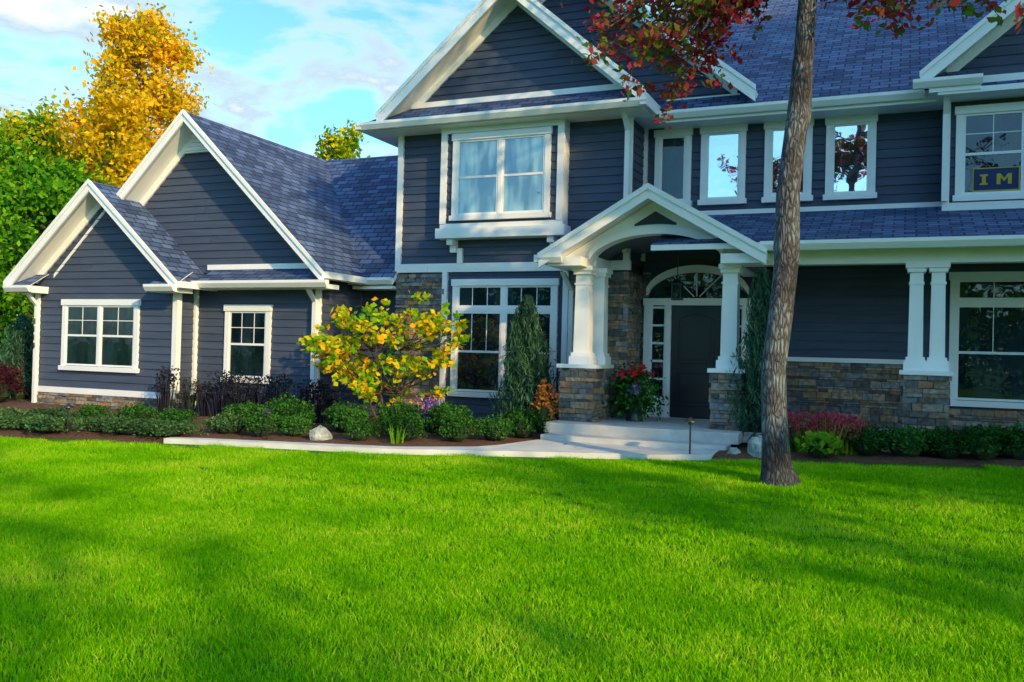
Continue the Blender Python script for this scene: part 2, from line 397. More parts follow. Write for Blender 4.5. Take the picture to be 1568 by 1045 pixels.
# link
rect(.2,3.0,15.3,-10.0,-8.95)
roof((-13.0,14.8,2.95),(-8.97,14.8,2.95),(-8.97,18.1,6.12),(-13.0,18.1,6.12))
roof((-8.97,21.4,2.95),(-13.0,21.4,2.95),(-13.0,18.1,6.12),(-8.97,18.1,6.12))
gut(-9.62,-8.99,14.82,2.95); trim.box(-9.9,-9.0,14.82,15.3,2.74,2.8)
# ---- tower
TX=-6.6
rect(3.22,5.78,15.0,-8.97,-4.4)
rect(.15,3.05,15.0,-8.0,-5.5)
mort.box(-8.97,-8.0,14.985,15.01,0,3.05); stones('Y',-9.0,-7.93,0.0,3.03,14.985)
mort.box(-5.5,-4.4,14.985,15.01,0,3.05); stones('Y',-5.46,-4.36,0.3,3.03,14.985)
mort.box(-4.41,-4.385,15.0,15.9,0,3.05); stones('X',14.96,15.9,.5,3.03,-4.39,1)
sidingX(15.0,15.9,3.2,5.75,-4.4); sidingX(15.0,22,.3,5.75,-8.97,-1)
trim.box(-9.02,-4.34,14.94,15.02,3.06,3.22)
trim.box(-7.98,-7.88,14.93,15.0,.2,3.06); trim.box(-5.56,-5.46,14.93,15.0,.2,3.06)
trim.box(-9.02,-8.91,14.94,15.02,3.22,5.7); trim.box(-4.47,-4.36,14.94,15.02,3.22,5.7)
trim.box(-4.42,-4.33,15.80,15.9,3.3,5.7)
GS=.865; GZ=8.23
siding(6.28,8.1,15.0,lambda z:TX-(GZ-.27-z)/GS,lambda z:TX+(GZ-.27-z)/GS)
gable_roof(TX,2.58,GZ,GS,14.45,19.8,rake=.24)
frieze(TX,2.2,GZ,GS,15.0,w=.16)
trim.box(-8.75,-4.45,14.93,15.02,6.2,6.3)
roof((-9.5,14.38,5.84),(-4.0,14.38,5.84),(-4.35,14.98,6.22),(-8.95,14.98,6.22),.03)
roof((-9.5,22,5.84),(-9.5,14.38,5.84),(-8.95,14.98,6.22),(-8.95,22,6.22),.03)
trim.box(-9.46,-4.04,14.42,15.0,5.70,5.78); trim.box(-9.46,-8.97,15.0,22,5.70,5.78)
gut(-9.55,-3.95,14.4,5.84); gutY(14.3,22,-9.48,5.84,-1)
gutY(14.3,15.35,-4.06,5.84,1); trim.box(-4.4,-4.02,15.0,15.9,5.70,5.78)
roof((-4.0,14.4,5.84),(-4.0,15.9,5.84),(-4.6,15.9,6.22),(-4.35,14.98,6.22),.03)
# second gable set back
G2=-5.95
gable_roof(G2,3.57,9.0,.80,15.35,20.9,rake=.24)
siding(6.1,8.8,15.9,lambda z:G2-(8.8-z)/.8,lambda z:G2+(8.8-z)/.8)
frieze(G2,3.2,9.0,.80,15.9); trim.box(-4.0,-2.7,15.83,15.92,6.1,6.2)
# ---- main upper wall and roof
rect(4.18,5.78,15.9,-4.35,.56)
trim.box(-4.3,.56,15.84,15.92,4.04,4.17)
def zm(y): return 5.84+.67*(y-15.33)
roof((-8.8,15.33,5.84),(6.9,15.33,5.84),(6.9,21.6,zm(21.6)),(-8.8,21.6,zm(21.6)))
roof((6.9,27.9,5.84),(-8.8,27.9,5.84),(-8.8,21.6,zm(21.6)),(6.9,21.6,zm(21.6)))
core.poly([(-8.7,15.6,5.8),(-8.7,27.6,5.8),(-8.7,21.6,9.8)]); core.poly([(6.4,15.6,5.8),(6.4,27.6,5.8),(6.4,21.6,9.8)])
trim.box(-4.0,6.8,15.36,15.9,5.66,5.72); gut(-3.95,.22,15.35,5.84)
sidingX(15.9,27,.5,5.75,6.4)
# ---- right upper bay with gable
rect(4.05,5.75,15.5,.54,5.0); sidingX(15.5,15.9,4.05,5.75,.54,-1)
trim.box(.5,5.04,15.43,15.52,3.96,4.08)
trim.box(.50,.60,15.44,15.52,4.08,5.7)
siding(6.02,8.0,15.5,lambda z:2.77-(7.95-z)/.83,lambda z:2.77+(7.95-z)/.83)
gable_roof(2.77,2.6,8.16,.83,14.98,19.5,rake=.22); frieze(2.77,2.25,8.16,.83,15.5)
trim.box(.28,.98,14.98,15.5,5.70,5.86); gut(.05,1.0,15.0,5.90)
roof((.1,14.95,5.90),(1.0,14.95,5.90),(1.0,15.48,6.14),(.3,15.48,6.14),.02)
trim.box(.4,5.2,15.0,15.5,5.66,5.72); trim.box(.9,4.8,15.44,15.52,5.9,6.02)
# ---- lower right wall
rect(1.62,3.12,15.9,-2.5,6.4)
mort.box(-2.5,6.4,15.885,15.91,.3,1.56); stones('Y',-2.5,.64,.5,1.56,15.885); stones('Y',.64,6.4,.5,.88,15.885)
trim.box(-2.5,.66,15.80,15.92,1.56,1.63)
mort.box(-4.4,-2.5,15.885,15.91,.3,3.1); stones('Y',-4.36,-4.2,.5,3.1,15.885); 
rect(.6,3.1,15.9,-2.52,-2.3)
# ---- porch
fl=MB()
fl.box(-5.15,6.4,13.55,15.92,.34,.50); fl.box(-5.15,-2.15,13.12,13.56,.345,.505)
fl.box(-5.05,-2.25,12.74,13.13,.05,.35)
fl.build('porch_floor_and_steps',M_floor,H,.012)
mort.box(-5.1,6.3,13.62,13.9,0,.345)
pier(-5.10,-4.56,13.75,14.25,.50,1.36); column(-4.83,14.0,1.42,3.02,.26); 
column(-4.70,14.42,1.42,3.02,.24); pier(-4.84,-4.56,14.3,14.56,.5,1.36)
pier(-2.66,-2.24,13.78,14.2,.50,1.36); column(-2.45,14.0,1.42,3.02,.25)
pier(.02,.56,13.75,14.2,.50,1.42); column(.15,13.98,1.48,3.0,.2); column(.43,13.98,1.48,3.0,.2)
pier(4.2,4.7,13.75,14.2,.50,1.42); column(4.3,13.98,1.48,3.0,.2); column(4.58,13.98,1.48,3.0,.2)
trim.box(-2.6,6.4,13.88,14.1,3.0,3.2); trim.box(-5.0,-4.68,14.12,15.0,3.0,3.2); trim.box(-2.58,-2.33,14.12,15.9,3.0,3.2)
trim.box(-2.33,6.4,13.62,15.9,3.2,3.23)
roof((-3.6,13.5,3.30),(6.9,13.5,3.30),(6.9,15.86,4.10),(-3.6,15.86,4.10),.09)
gut(-1.95,6.9,13.52,3.30)
PX=-3.63; PS=.585; PZ=4.20
gable_roof(PX,1.76,PZ,PS,13.42,15.85,rake=.2)
AH=1.10;AR=.50;AZ=3.02
def arch(x,h=AH,r=AR,z=AZ):
    t=(x-PX)/h
    return z+(r*math.sqrt(1-t*t) if abs(t)<1 else 0)
n=48; xs=[PX-1.62+3.24*i/n for i in range(n+1)]
for a,b in zip(xs[:-1],xs[1:]):
    ta=PZ-.14-PS*abs(a-PX); tb=PZ-.14-PS*abs(b-PX)
    trim.prism([(a,ta),(a,arch(a)-.0),(b,arch(b)-.0),(b,tb)],13.86,14.12)
for a,b in zip(xs[:-1],xs[1:]):
    def hi(x): return PZ-.33-PS*abs(x-PX)
    def lo(x): return arch(x)+.15
    if hi(a)-lo(a)>0 and hi(b)-lo(b)>0: dark.prism([(a,hi(a)),(a,lo(a)),(b,lo(b)),(b,hi(b))],13.845,13.87)
    if abs(a-PX)<AH and abs(b-PX)<AH:
        trim.prism([(a,arch(a)+.12),(a,arch(a)-.01),(b,arch(b)-.01),(b,arch(b)+.12)],13.81,13.85)
trim.box(-5.3,-4.73,13.5,14.13,3.0,3.14); trim.box(-2.53,-1.96,13.5,14.13,3.0,3.14)
gut(-5.40,-5.02,13.47,3.17); gutY(13.4,15.0,PX-1.76,3.17,-1)
vault=MB()
for a,b in zip(xs[:-1],xs[1:]):
    vault.poly([(a,14.12,arch(a,1.2,.5)+.01),(b,14.12,arch(b,1.2,.5)+.01),(b,15.9,arch(b,1.2,.5)+.01),(a,15.9,arch(a,1.2,.5)+.01)])
vault.build('porch_vault_ceiling',M_vault,H)
rect(2.6,3.55,15.9,-4.36,-2.5)
dark.build('porch_gable_panel',M_core,H)
def spout(x,y,z0,z1,ox=0,oy=-.35):
    w=.04
    gutter.box(x-w,x+w,y-.09,y-.01,z0,z1-.3)
    P0=Vector((x,y-.05,z1-.3)); P1=Vector((x+ox,y+oy,z1))
    V=[]
    for p in (P0,P1):
        V+=[(p.x-w,p.y-w,p.z),(p.x+w,p.y-w,p.z),(p.x+w,p.y+w,p.z),(p.x-w,p.y+w,p.z)]
    gutter.hexa(V)
spout(-10.06,13.9,.3,2.72); spout(-4.42,14.93,3.35,5.75); spout(-5.38,14.95,.3,3.0,-.05,-.4); spout(.53,15.44,4.1,5.75)
spout(-16.74,13.38,.2,2.6)

# ---- windows
def window(name,x0,x1,z0,z1,Y,units=1,transom=0,cas=.1,glass=None,hung=True,grid=(0,0),depth=.06):
    e=empty(name); e.parent=H
    w=MB(); g=MB()
    w.box(x0,x0+cas,Y-depth,Y+.01,z0,z1); w.box(x1-cas,x1,Y-depth,Y+.01,z0,z1)
    w.box(x0-.02,x1+.02,Y-depth-.02,Y+.01,z1-cas,z1+.02); w.box(x0-.03,x1+.03,Y-depth-.035,Y+.01,z0,z0+cas*.9)
    ix0,ix1,iz0,iz1=x0+cas,x1-cas,z0+cas,z1-cas
    g.box(ix0,ix1,Y-.0285,Y-.0268,iz0,iz1,False)
    mw=.07; uw=(ix1-ix0-mw*(units-1))/units
    rows=[(iz0,iz1,hung)]
    if transom:
        tz=iz1-transom; rows=[(iz0,tz-.04,hung),(tz+.04,iz1,False)]; w.box(ix0,ix1,Y-depth+.005,Y,tz-.04,tz+.04)
    for u in range(units):
        a=ix0+u*(uw+mw); b=a+uw
        if u<units-1: w.box(b,b+mw,Y-depth+.003,Y,iz0,iz1)
        for (c,d,hg) in rows:
            f=.035; y0=Y-.045
            w.box(a,a+f,y0,Y-.01,c,d); w.box(b-f,b,y0,Y-.01,c,d); w.box(a,b,y0-.002,Y-.01,c,c+f); w.box(a,b,y0-.002,Y-.01,d-f,d)
            if hg:
                m=(c+d)/2; w.box(a+f,b-f,y0+.002,Y-.01,m-.02,m+.02)
                gc,gd=m,d
            else: gc,gd=c,d
            if grid[0]:
                for k in range(1,grid[0]): xx=a+(b-a)*k/grid[0]; w.box(xx-.006,xx+.006,Y-.034,Y-.02,gc,gd)
                for k in range(1,grid[1]): zz=gc+(gd-gc)*k/grid[1]; w.box(a,b,Y-.034,Y-.02,zz-.006,zz+.006)
    w.build('window_frame',M_white,e); g.build('window_glass',glass or G_dark,e)
window('double_window_garage',-16.02,-13.92,.98,2.42,13.4,2,grid=(2,2))
window('window_garage_side',-12.22,-11.12,.86,2.35,13.95,1,grid=(3,2))
window('transom_window_tower',-7.76,-5.66,.74,2.90,15.0,2,transom=.44,grid=(3,1))
bx0,bx1=-7.95,-5.52
trim.box(bx0,bx1,14.72,15.0,3.84,3.93); trim.box(bx0-.06,bx1+.06,14.66,15.0,3.66,3.84)
trim.box(bx0,bx0+.12,14.70,15.0,3.93,5.70); trim.box(bx1-.12,bx1,14.70,15.0,3.93,5.70)
core.box(bx0+.1,bx1-.1,14.78,15.0,3.9,5.69); trim.box(bx0,bx1,14.70,15.0,5.60,5.70)
rect(3.93,5.60,14.75,bx0+.1,bx1-.1)
for x in (-7.75,-5.75): 
    trim.prism([(x-.06,3.66),(x-.06,3.42),(x+.06,3.42),(x+.06,3.66)],14.88,14.98); trim.box(x-.06,x+.06,14.74,14.9,3.55,3.66)
window('bay_double_window',-7.70,-5.77,3.98,5.56,14.75,2,glass=G_curt,grid=(0,0))
trim.box(-7.68,-7.58,14.93,15.0,3.22,3.5)
for i,(a,b) in enumerate([(-4.19,-3.53),(-3.36,-2.58),(-2.26,-1.48),(-1.26,-.48)]):
    window('casement_window',a,b,4.27,5.64,15.9,1,glass=G_dark if i==0 else G_sky,hung=False)
window('bay_window_right',.68,4.4,4.10,5.55,15.5,4,glass=G_dark,grid=(2,2))
window('front_room_window',.66,5.2,.92,3.02,15.9,4,transom=.36,grid=(2,1))
bn=MB(); bn.box(.92,1.56,15.455,15.466,4.24,4.60); bn.build('window_banner',M_blue,H)
by=MB(); Yb=15.445
for (a,b,c,d) in [(.92,1.56,4.24,4.255),(.92,1.56,4.585,4.60),(.92,.935,4.255,4.585),(1.545,1.56,4.255,4.585),
    (1.25,1.30,4.34,4.50),(1.40,1.45,4.34,4.50),(1.05,1.10,4.34,4.50),(1.02,1.13,4.34,4.365),(1.02,1.13,4.475,4.50)]:
    by.box(a,b,Yb,Yb+.01,c,d)
by.prism([(1.30,4.50),(1.30,4.45),(1.35,4.38),(1.40,4.45),(1.40,4.50),(1.35,4.43)],Yb,Yb+.01)
by.build('window_banner_lettering',M_yellow,H)

# ---- door assembly
DX=-3.37; dm=MB()
D0=.52
dm.box(DX-.44,DX+.44,15.84,15.9,D0,2.50)
def panel(x0,x1,z0,z1,arc=0):
    f=.03
    dm.box(x0,x0+f,15.815,15.84,z0,z1); dm.box(x1-f,x1,15.815,15.84,z0,z1); dm.box(x0,x1,15.815,15.84,z0,z0+f)
    k=10
    for i in range(k):
        a=x0+(x1-x0)*i/k; b=x0+(x1-x0)*(i+1)/k
        za=z1+arc*math.sin(math.pi*i/k); zb=z1+arc*math.sin(math.pi*(i+1)/k)
        dm.prism([(a,za),(a,za-f),(b,zb-f),(b,zb)],15.815,15.84)
    dm.box(x0+.07,x1-.07,15.825,15.84,z0+.07,z1-.07)
panel(DX-.33,DX+.33,D0+.95,D0+1.72,.12); panel(DX-.33,DX+.33,D0+.2,D0+.8)
dm.build('front_door',M_door,H,.004)
hd=MB(); hd.box(DX+.35,DX+.385,15.80,15.845,D0+.85,D0+1.15); hd.box(DX+.355,DX+.38,15.76,15.81,D0+1.0,D0+1.02); hd.build('door_handle',M_metal,H)
for s in (-1,1):
    trim.box(DX+s*.49-.045,DX+s*.49+.045,15.78,15.9,.5,2.55)
    trim.box(DX+s*.87-.06,DX+s*.87+.06,15.77,15.9,.5,2.62)
    trim.box(DX+s*.68-.15,DX+s*.68+.15,15.82,15.9,.5,.85)
    trim.box(DX+s*.68-.15,DX+s*.68-.11,15.82,15.9,.85,2.5); trim.box(DX+s*.68+.11,DX+s*.68+.15,15.82,15.9,.85,2.5)
    for k in range(6): trim.box(DX+s*.68-.12,DX+s*.68+.12,15.83,15.88,.84+k*.32,.875+k*.32)
trim.box(DX-.95,DX+.95,15.77,15.9,2.5,2.62)
sg=MB()
for s in (-1,1): sg.box(DX+s*.68-.13,DX+s*.68+.13,15.86,15.87,.8,2.5,False)
pts=[(DX-.9+1.8*i/24) for i in range(25)]
def fa(x,h,r): 
    t=(x-DX)/h; return 2.6+(r*math.sqrt(max(0,1-t*t)))
for a,b in zip(pts[:-1],pts[1:]):
    sg.prism([(a,2.6),(b,2.6),(b,fa(b,.9,.48)),(a,fa(a,.9,.48))],15.86,15.87)
    za,zb=fa(a,.93,.53),fa(b,.93,.53)
    trim.prism([(a,za+.08),(a,za-.05),(b,zb-.05),(b,zb+.08)],15.77,15.88)
for an in (62,90,118):
    c,s_=math.cos(math.radians(an)),math.sin(math.radians(an))
    trim.prism([(DX+c*.1-.008*s_,2.6+s_*.06+.008*c),(DX+c*.1+.008*s_,2.6+s_*.06-.008*c),(DX+c*.88+.008*s_,2.6+s_*.47-.008*c),(DX+c*.88-.008*s_,2.6+s_*.47+.008*c)],15.82,15.855)
sg.build('sidelight_and_fanlight_glass',G_dark,H)

trim.build('white_trim',M_white,H); sid.build('lap_siding',M_siding,H); sh.build('shingle_roof',M_shingle,H)
core.build('wall_core',M_core,H); mort.build('stone_mortar',M_mortar,H); stn.build('stone_veneer',M_stone,H); gutter.build('gutters_and_downspouts',M_white,H)

for i,ch in enumerate('3114'):
    cu=bpy.data.curves.new('house_number_digit','FONT'); cu.body=ch; cu.size=.17; cu.extrude=.006; cu.align_x='CENTER'
    cu.materials.append(M_metal)
    o=bpy.data.objects.new('house_number_digit',cu); COL.objects.link(o); o.parent=H
    o.location=(SX-1.87,13.27,1.92-i*.17); o.rotation_euler=(math.pi/2,0,0)

# ---- lantern
LT=empty('porch_lantern',(-3.5,14.9,2.55))
lm=MB(); lg=MB()
for sx in (-1,1):
    for sy in (-1,1): lm.box(sx*.075-.008,sx*.075+.008,sy*.075-.008,sy*.075+.008,0,.24)
lm.box(-.085,.085,-.085,.085,-.015,.012); lm.box(-.09,.09,-.09,.09,.24,.26)
i=len(lm.v); lm.v+=[(-.1,-.1,.26),(.1,-.1,.26),(.1,.1,.26),(-.1,.1,.26),(0,0,.36)]
for f in ((0,1,4),(1,2,4),(2,3,4),(3,0,4)): lm.f.append(tuple(i+k for k in f)); lm.uv+=[(0,0)]*3
lm.box(-.006,.006,-.006,.006,.34,.96); lm.box(-.012,.012,-.012,.012,.01,.13)
lg.box(-.068,.068,-.068,.068,.012,.238)
lm.build('lantern_frame',M_metal,LT); lg.build('lantern_panes',G_dark,LT)

# ------------------------------------------------------------------ GROUND
def lawn_ground_mat():
    m,nt,b=newmat('lawn_soil')
    g=N(nt,'ShaderNodeNewGeometry')
    n=N(nt,'ShaderNodeTexNoise'); n.inputs['Scale'].default_value=30; n.inputs['Detail'].default_value=4; L(nt,g.outputs['Position'],n.inputs['Vector'])
    r=ramp(nt,[(.3,(.03,.11,.004)),(.7,(.11,.29,.008))]); L(nt,n.outputs['Fac'],r.inputs[0]); L(nt,r.outputs[0],b.inputs['Base Color'])
    b.inputs['Roughness'].default_value=.95; b.inputs['Specular IOR Level'].default_value=.1
    bp=N(nt,'ShaderNodeBump'); bp.inputs['Strength'].default_value=1; bp.inputs['Distance'].default_value=.03
    L(nt,n.outputs['Fac'],bp.inputs['Height']); L(nt,bp.outputs[0],b.inputs['Normal'])
    return m
def grass_mat():
    m=bpy.data.materials.new('grass_blade'); m.use_nodes=True; nt=m.node_tree; nt.nodes.clear()
    o=N(nt,'ShaderNodeOutputMaterial'); mix=N(nt,'ShaderNodeMixShader'); mix.inputs[0].default_value=.4
    d=N(nt,'ShaderNodeBsdfDiffuse'); t=N(nt,'ShaderNodeBsdfTranslucent')
    g=N(nt,'ShaderNodeNewGeometry')
    r=ramp(nt,[(0,(.11,.40,.004)),(.5,(.21,.56,.005)),(.9,(.40,.72,.010)),(1,(.56,.70,.05))]); 
    n=N(nt,'ShaderNodeTexNoise'); n.inputs['Scale'].default_value=.8; n.inputs['Detail'].default_value=3; L(nt,g.outputs['Position'],n.inputs['Vector'])
    a=N(nt,'ShaderNodeMath',operation='MULTIPLY_ADD'); a.inputs[1].default_value=1.9; a.inputs[2].default_value=-.97; L(nt,n.outputs['Fac'],a.inputs[0])
    b=N(nt,'ShaderNodeMath',operation='ADD',use_clamp=True); L(nt,a.outputs[0],b.inputs[0]); L(nt,g.outputs['Random Per Island'],b.inputs[1])
    L(nt,b.outputs[0],r.inputs[0]); L(nt,r.outputs[0],d.inputs[0]); L(nt,r.outputs[0],t.inputs[0])
    L(nt,d.outputs[0],mix.inputs[1]); L(nt,t.outputs[0],mix.inputs[2]); L(nt,mix.outputs[0],o.inputs[0])
    return m
xs=[-700,-350,-180,-90,-60]+[(-45+i*.6) for i in range(101)]+[25,45,90,180,350,700]
ys=[-700,-350,-150,-60,-30]+[(-15+i*.6) for i in range(71)]+[35,60,120,250,500,900]
V=np.array([(x,y,ground(x,y)) for y in ys for x in xs]); nx=len(xs)
F=np.array([(j*nx+i,j*nx+i+1,(j+1)*nx+i+1,(j+1)*nx+i) for j in range(len(ys)-1) for i in range(nx-1)])
lawn=add_obj('lawn',fastmesh('lawn',[(V,F,0)],[lawn_ground_mat()]))
gm=grass_mat()
def patchcol(cname,near):
    gcol=bpy.data.collections.new(cname)
    for k in range(5):
        nb=1300 if near else 800
        bx=rng.uniform(-.27,.27,(nb,2)); h=rng.uniform(.022,.055,nb); an=rng.uniform(0,6.283,nb)
        w=rng.uniform(.0018,.0034,nb) if near else rng.uniform(.0035,.006,nb)
        le=rng.uniform(.2,.9,nb)*h; la=rng.uniform(0,6.283,nb)
        P=np.concatenate([bx,np.zeros((nb,1))],1)
        t=np.stack([np.cos(an),np.sin(an),np.zeros(nb)],1)*w[:,None]
        mid=P+np.stack([np.cos(la)*le*.35,np.sin(la)*le*.35,h*.6],1)
        tip=P+np.stack([np.cos(la)*le,np.sin(la)*le,h],1)
        if near:
            V=np.stack([P-t,P+t,mid+t*.8,mid-t*.8,tip],1).reshape(-1,3); b0=np.arange(nb)*5
            bl=[np.stack([b0,b0+1,b0+2,b0+3],1).tolist(),np.stack([b0+3,b0+2,b0+4],1).tolist()]
        else:
            V=np.stack([P-t,P+t,tip],1).reshape(-1,3); b0=np.arange(nb)*3
            bl=[np.stack([b0,b0+1,b0+2],1).tolist()]
        me=bpy.data.meshes.new('p'); me.from_pydata(V.tolist(),[],sum(bl,[])); me.materials.append(gm)
        gcol.objects.link(bpy.data.objects.new('grass_patch',me))
    return gcol
def scatter(name,pts,gcol):
    me=bpy.data.meshes.new(name); me.from_pydata(pts,[],[])
    gr=add_obj(name,me,lawn)
    ng=bpy.data.node_groups.new('grass_scatter','GeometryNodeTree')
    ng.interface.new_socket('Geometry',in_out='INPUT',socket_type='NodeSocketGeometry'); ng.interface.new_socket('Geometry',in_out='OUTPUT',socket_type='NodeSocketGeometry')
    gi=ng.nodes.new('NodeGroupInput'); go=ng.nodes.new('NodeGroupOutput'); ip=ng.nodes.new('GeometryNodeInstanceOnPoints')
    ci=ng.nodes.new('GeometryNodeCollectionInfo'); ci.inputs['Collection'].default_value=gcol; ci.inputs['Separate Children'].default_value=True; ci.inputs['Reset Children'].default_value=True
    rv=ng.nodes.new('FunctionNodeRandomValue'); rv.data_type='FLOAT_VECTOR'; rv.inputs[0].default_value=(0,0,0); rv.inputs[1].default_value=(.04,.04,6.283)
    ip.inputs['Pick Instance'].default_value=True
    ng.links.new(gi.outputs[0],ip.inputs['Points']); ng.links.new(ci.outputs[0],ip.inputs['Instance']); ng.links.new(rv.outputs[0],ip.inputs['Rotation']); ng.links.new(ip.outputs[0],go.inputs[0])
    md=gr.modifiers.new('scatter','NODES'); md.node_group=ng
near=[];far=[]
st=.40
y=1.6
while y<13.2:
    x=-22
    while x<7:
        px=x+random.uniform(-.05,.05); py=y+random.uniform(-.05,.05)
        if py<bound(px)-.2 and -2.0<px/py<.5: (near if py<7 else far).append((px,py,ground(px,py)))
        x+=st
    y+=st
scatter('lawn_grass_near',near,patchcol('grass_patches_fine',True)); scatter('lawn_grass_far',far,patchcol('grass_patches_coarse',False))
P=[]
for _ in range(20):
    x=random.uniform(-12,1); y=random.uniform(8,12)
    if y<bound(x): P.append((x,y,ground(x,y)+.045))
add_obj('fallen_leaves',fastmesh('fallen_leaves',[(*leaves(P,.025,.65,.3,1.6),0)],[L_fallen]))

# mulch bed
V=[];F=[]; cols=[-22+i*.25 for i in range(121)]; R=14
for x in cols:
    b=bound(x)+ (0 if -9.9<x<-2.3 else .04*math.sin(x*3.1))
    for r in range(R+1):
        yy=b+(16.2-b)*r/R; edge=min(1,r/1.0)
        V.append((x,yy,ground(x,yy)+.006+.05*edge+ .02*math.sin(x*5+yy*4)*edge))
F=[(i*(R+1)+r,(i+1)*(R+1)+r,(i+1)*(R+1)+r+1,i*(R+1)+r+1) for i in range(len(cols)-1) for r in range(R)]
add_obj('mulch_bed',fastmesh('mulch_bed',[(V,F,0)],[M_mulch]))
# walkway slab
V=[];F=[]
cx=[-9.9+i*.21 for i in range(37)]
for x in cx:
    b=bound(x); k=float(np.interp(x,[-9.95,-9.5,-6.45,-5.35,-5.05,-2.3],[10.16,10.30,10.88,11.5,12.76,12.76]))
    for (yy,dz) in ((b-.02,-.05),(b-.015,.075),(k,.075),(k+.005,-.05)):
        V.append((x,yy,ground(x,yy)+dz))
for i in range(len(cx)-1):
    for r in range(3): F.append((i*4+r,(i+1)*4+r,(i+1)*4+r+1,i*4+r+1))
F.append((0,1,2,3)); e=len(cx)*4-4; F.append((e,e+1,e+2,e+3))
add_obj('concrete_walkway',fastmesh('concrete_walkway',[(V,F,0)],[M_walk]))

# ------------------------------------------------------------------ PLANTS
def ball(rx,ry,rz,n1=10,n2=6,z0=0,rough=.1):
    V=[];F=[]
    for j in range(n2+1):
        ph=math.pi*j/n2
        for i in range(n1):
            th=2*math.pi*i/n1; k=random.uniform(1-rough,1+rough*.5)
            V.append((rx*k*math.sin(ph)*math.cos(th),ry*k*math.sin(ph)*math.sin(th),z0-rz*k*math.cos(ph)))
    for j in range(n2):
        for i in range(n1):
            F.append((j*n1+i,j*n1+(i+1)%n1,(j+1)*n1+(i+1)%n1,(j+1)*n1+i))
    return np.array(V),np.array(F)
def shrub_mesh(r,h,n,ls,mat,lump=.2):
    d=rng.normal(size=(n,3)); d/=np.linalg.norm(d,axis=1)[:,None]; d[:,2]=np.where(d[:,2]<-.3,-d[:,2],d[:,2])
    a=np.arctan2(d[:,1],d[:,0]); ph=rng.uniform(0,6.28,3)
    k=1+lump*(np.sin(3*a+ph[0])*.5+np.sin(5*a+4*d[:,2]+ph[1])*.5+np.sin(7*d[:,2]+ph[2])*.3)
    k*=rng.uniform(.74,1.12,n)
    P=d*k[:,None]*np.array([r,r,h*.55]); P[:,2]+=h*.5; P[:,2]=np.maximum(P[:,2],.01)
    Vl,Fl=leaves(P,ls,.55,.4,.4)
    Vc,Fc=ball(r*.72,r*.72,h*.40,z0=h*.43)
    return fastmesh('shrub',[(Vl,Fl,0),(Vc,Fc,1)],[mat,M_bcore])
def upright_mesh(r,h,n,mat,ls=.07):
    t=rng.uniform(0,1,n)**1.1; prof=(np.minimum(1,(t+.12)*3))*np.power(1-t,.62)+.04
    a=rng.uniform(0,6.283,n)
    k=(1+.3*np.sin(3*a+9*t)+.22*np.sin(7*a+t*23))*rng.uniform(.5,1.2,n)
    P=np.stack([np.cos(a)*prof*r*k,np.sin(a)*prof*r*k,t*h*1.0+.03],1)
    Vl,Fl=leaves(P,ls,.14,.5,0,droop=(0,0,1.0))
    Vc,Fc=tube([(0,0,0),(0,0,h*.25),(0,0,h*.6),(0,0,h*.9)],[r*.4,r*.5,r*.35,r*.06],8)
    return fastmesh('conifer',[(Vl,Fl,0),(Vc,Fc,1)],[mat,M_bcore])
def grassy_mesh(r,h,n,mat,w=.008,tipmat=None):
    V=[];F=[]
    for i in range(n):
        a=random.uniform(0,6.283); q=random.uniform(0,r*.5); hh=h*random.uniform(.5,1.05); le=random.uniform(.1,.5)*r
        x,y=q*math.cos(a),q*math.sin(a); tx,ty=x+le*math.cos(a),y+le*math.sin(a); pa=random.uniform(0,6.28); ux,uy=w*math.cos(pa),w*math.sin(pa)
        b=len(V); V+=[(x-ux,y-uy,0),(x+ux,y+uy,0),((x+tx)/2+ux,(y+ty)/2+uy,hh*.6),((x+tx)/2-ux,(y+ty)/2-uy,hh*.6),(tx,ty,hh),(tx+.003,ty,hh)]
        F+=[(b,b+1,b+2,b+3),(b+3,b+2,b+5,b+4)]
    bl=[(np.array(V),np.array(F),0)]
    mats=[mat]
    if tipmat:
        P=np.array([V[i*6+4] for i in range(n)]); P=np.repeat(P,6,0)+rng.normal(size=(n*6,3))*.03
        a,b=leaves(P,.022,.8,.3,.6); bl.append((a,b,1)); mats.append(tipmat)
    return fastmesh('perennial',bl,mats)
def put(name,me,x,y,s=1,rot=None,dz=0.03,sz=None):
    o=add_obj(name,me); o.location=(x,y,ground(x,y)+dz); o.rotation_euler=(0,0,random.uniform(0,6.28) if rot is None else rot)
    o.scale=(s,s,sz if sz else s*random.uniform(.9,1.1)); return o
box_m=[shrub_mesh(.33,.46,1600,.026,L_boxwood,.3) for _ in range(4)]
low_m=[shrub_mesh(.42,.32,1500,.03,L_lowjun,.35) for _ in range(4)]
pur_m=[grassy_mesh(.3,.75,60,L_purple,.010,L_purple) for _ in range(3)]
x=-15.5
while x<-9.3:
    put('groundcover_juniper',random.choice(low_m),x,bound(x)+.5+random.uniform(-.15,.15)+(.3 if x>-10.2 else 0),random.uniform(.7,1.05),sz=random.uniform(.65,.95)); x+=random.uniform(.55,.8)
x=-15.6
while x<-6.4:
    left=x<-12.4
    put('groundcover_juniper' if left else 'boxwood_shrub',random.choice(low_m if left else box_m),x,bound(x)+1.35+random.uniform(-.2,.3),random.uniform(.7,1.0),sz=random.uniform(.55,.75) if left else random.uniform(.65,.9)); x+=random.uniform(.65,.95)
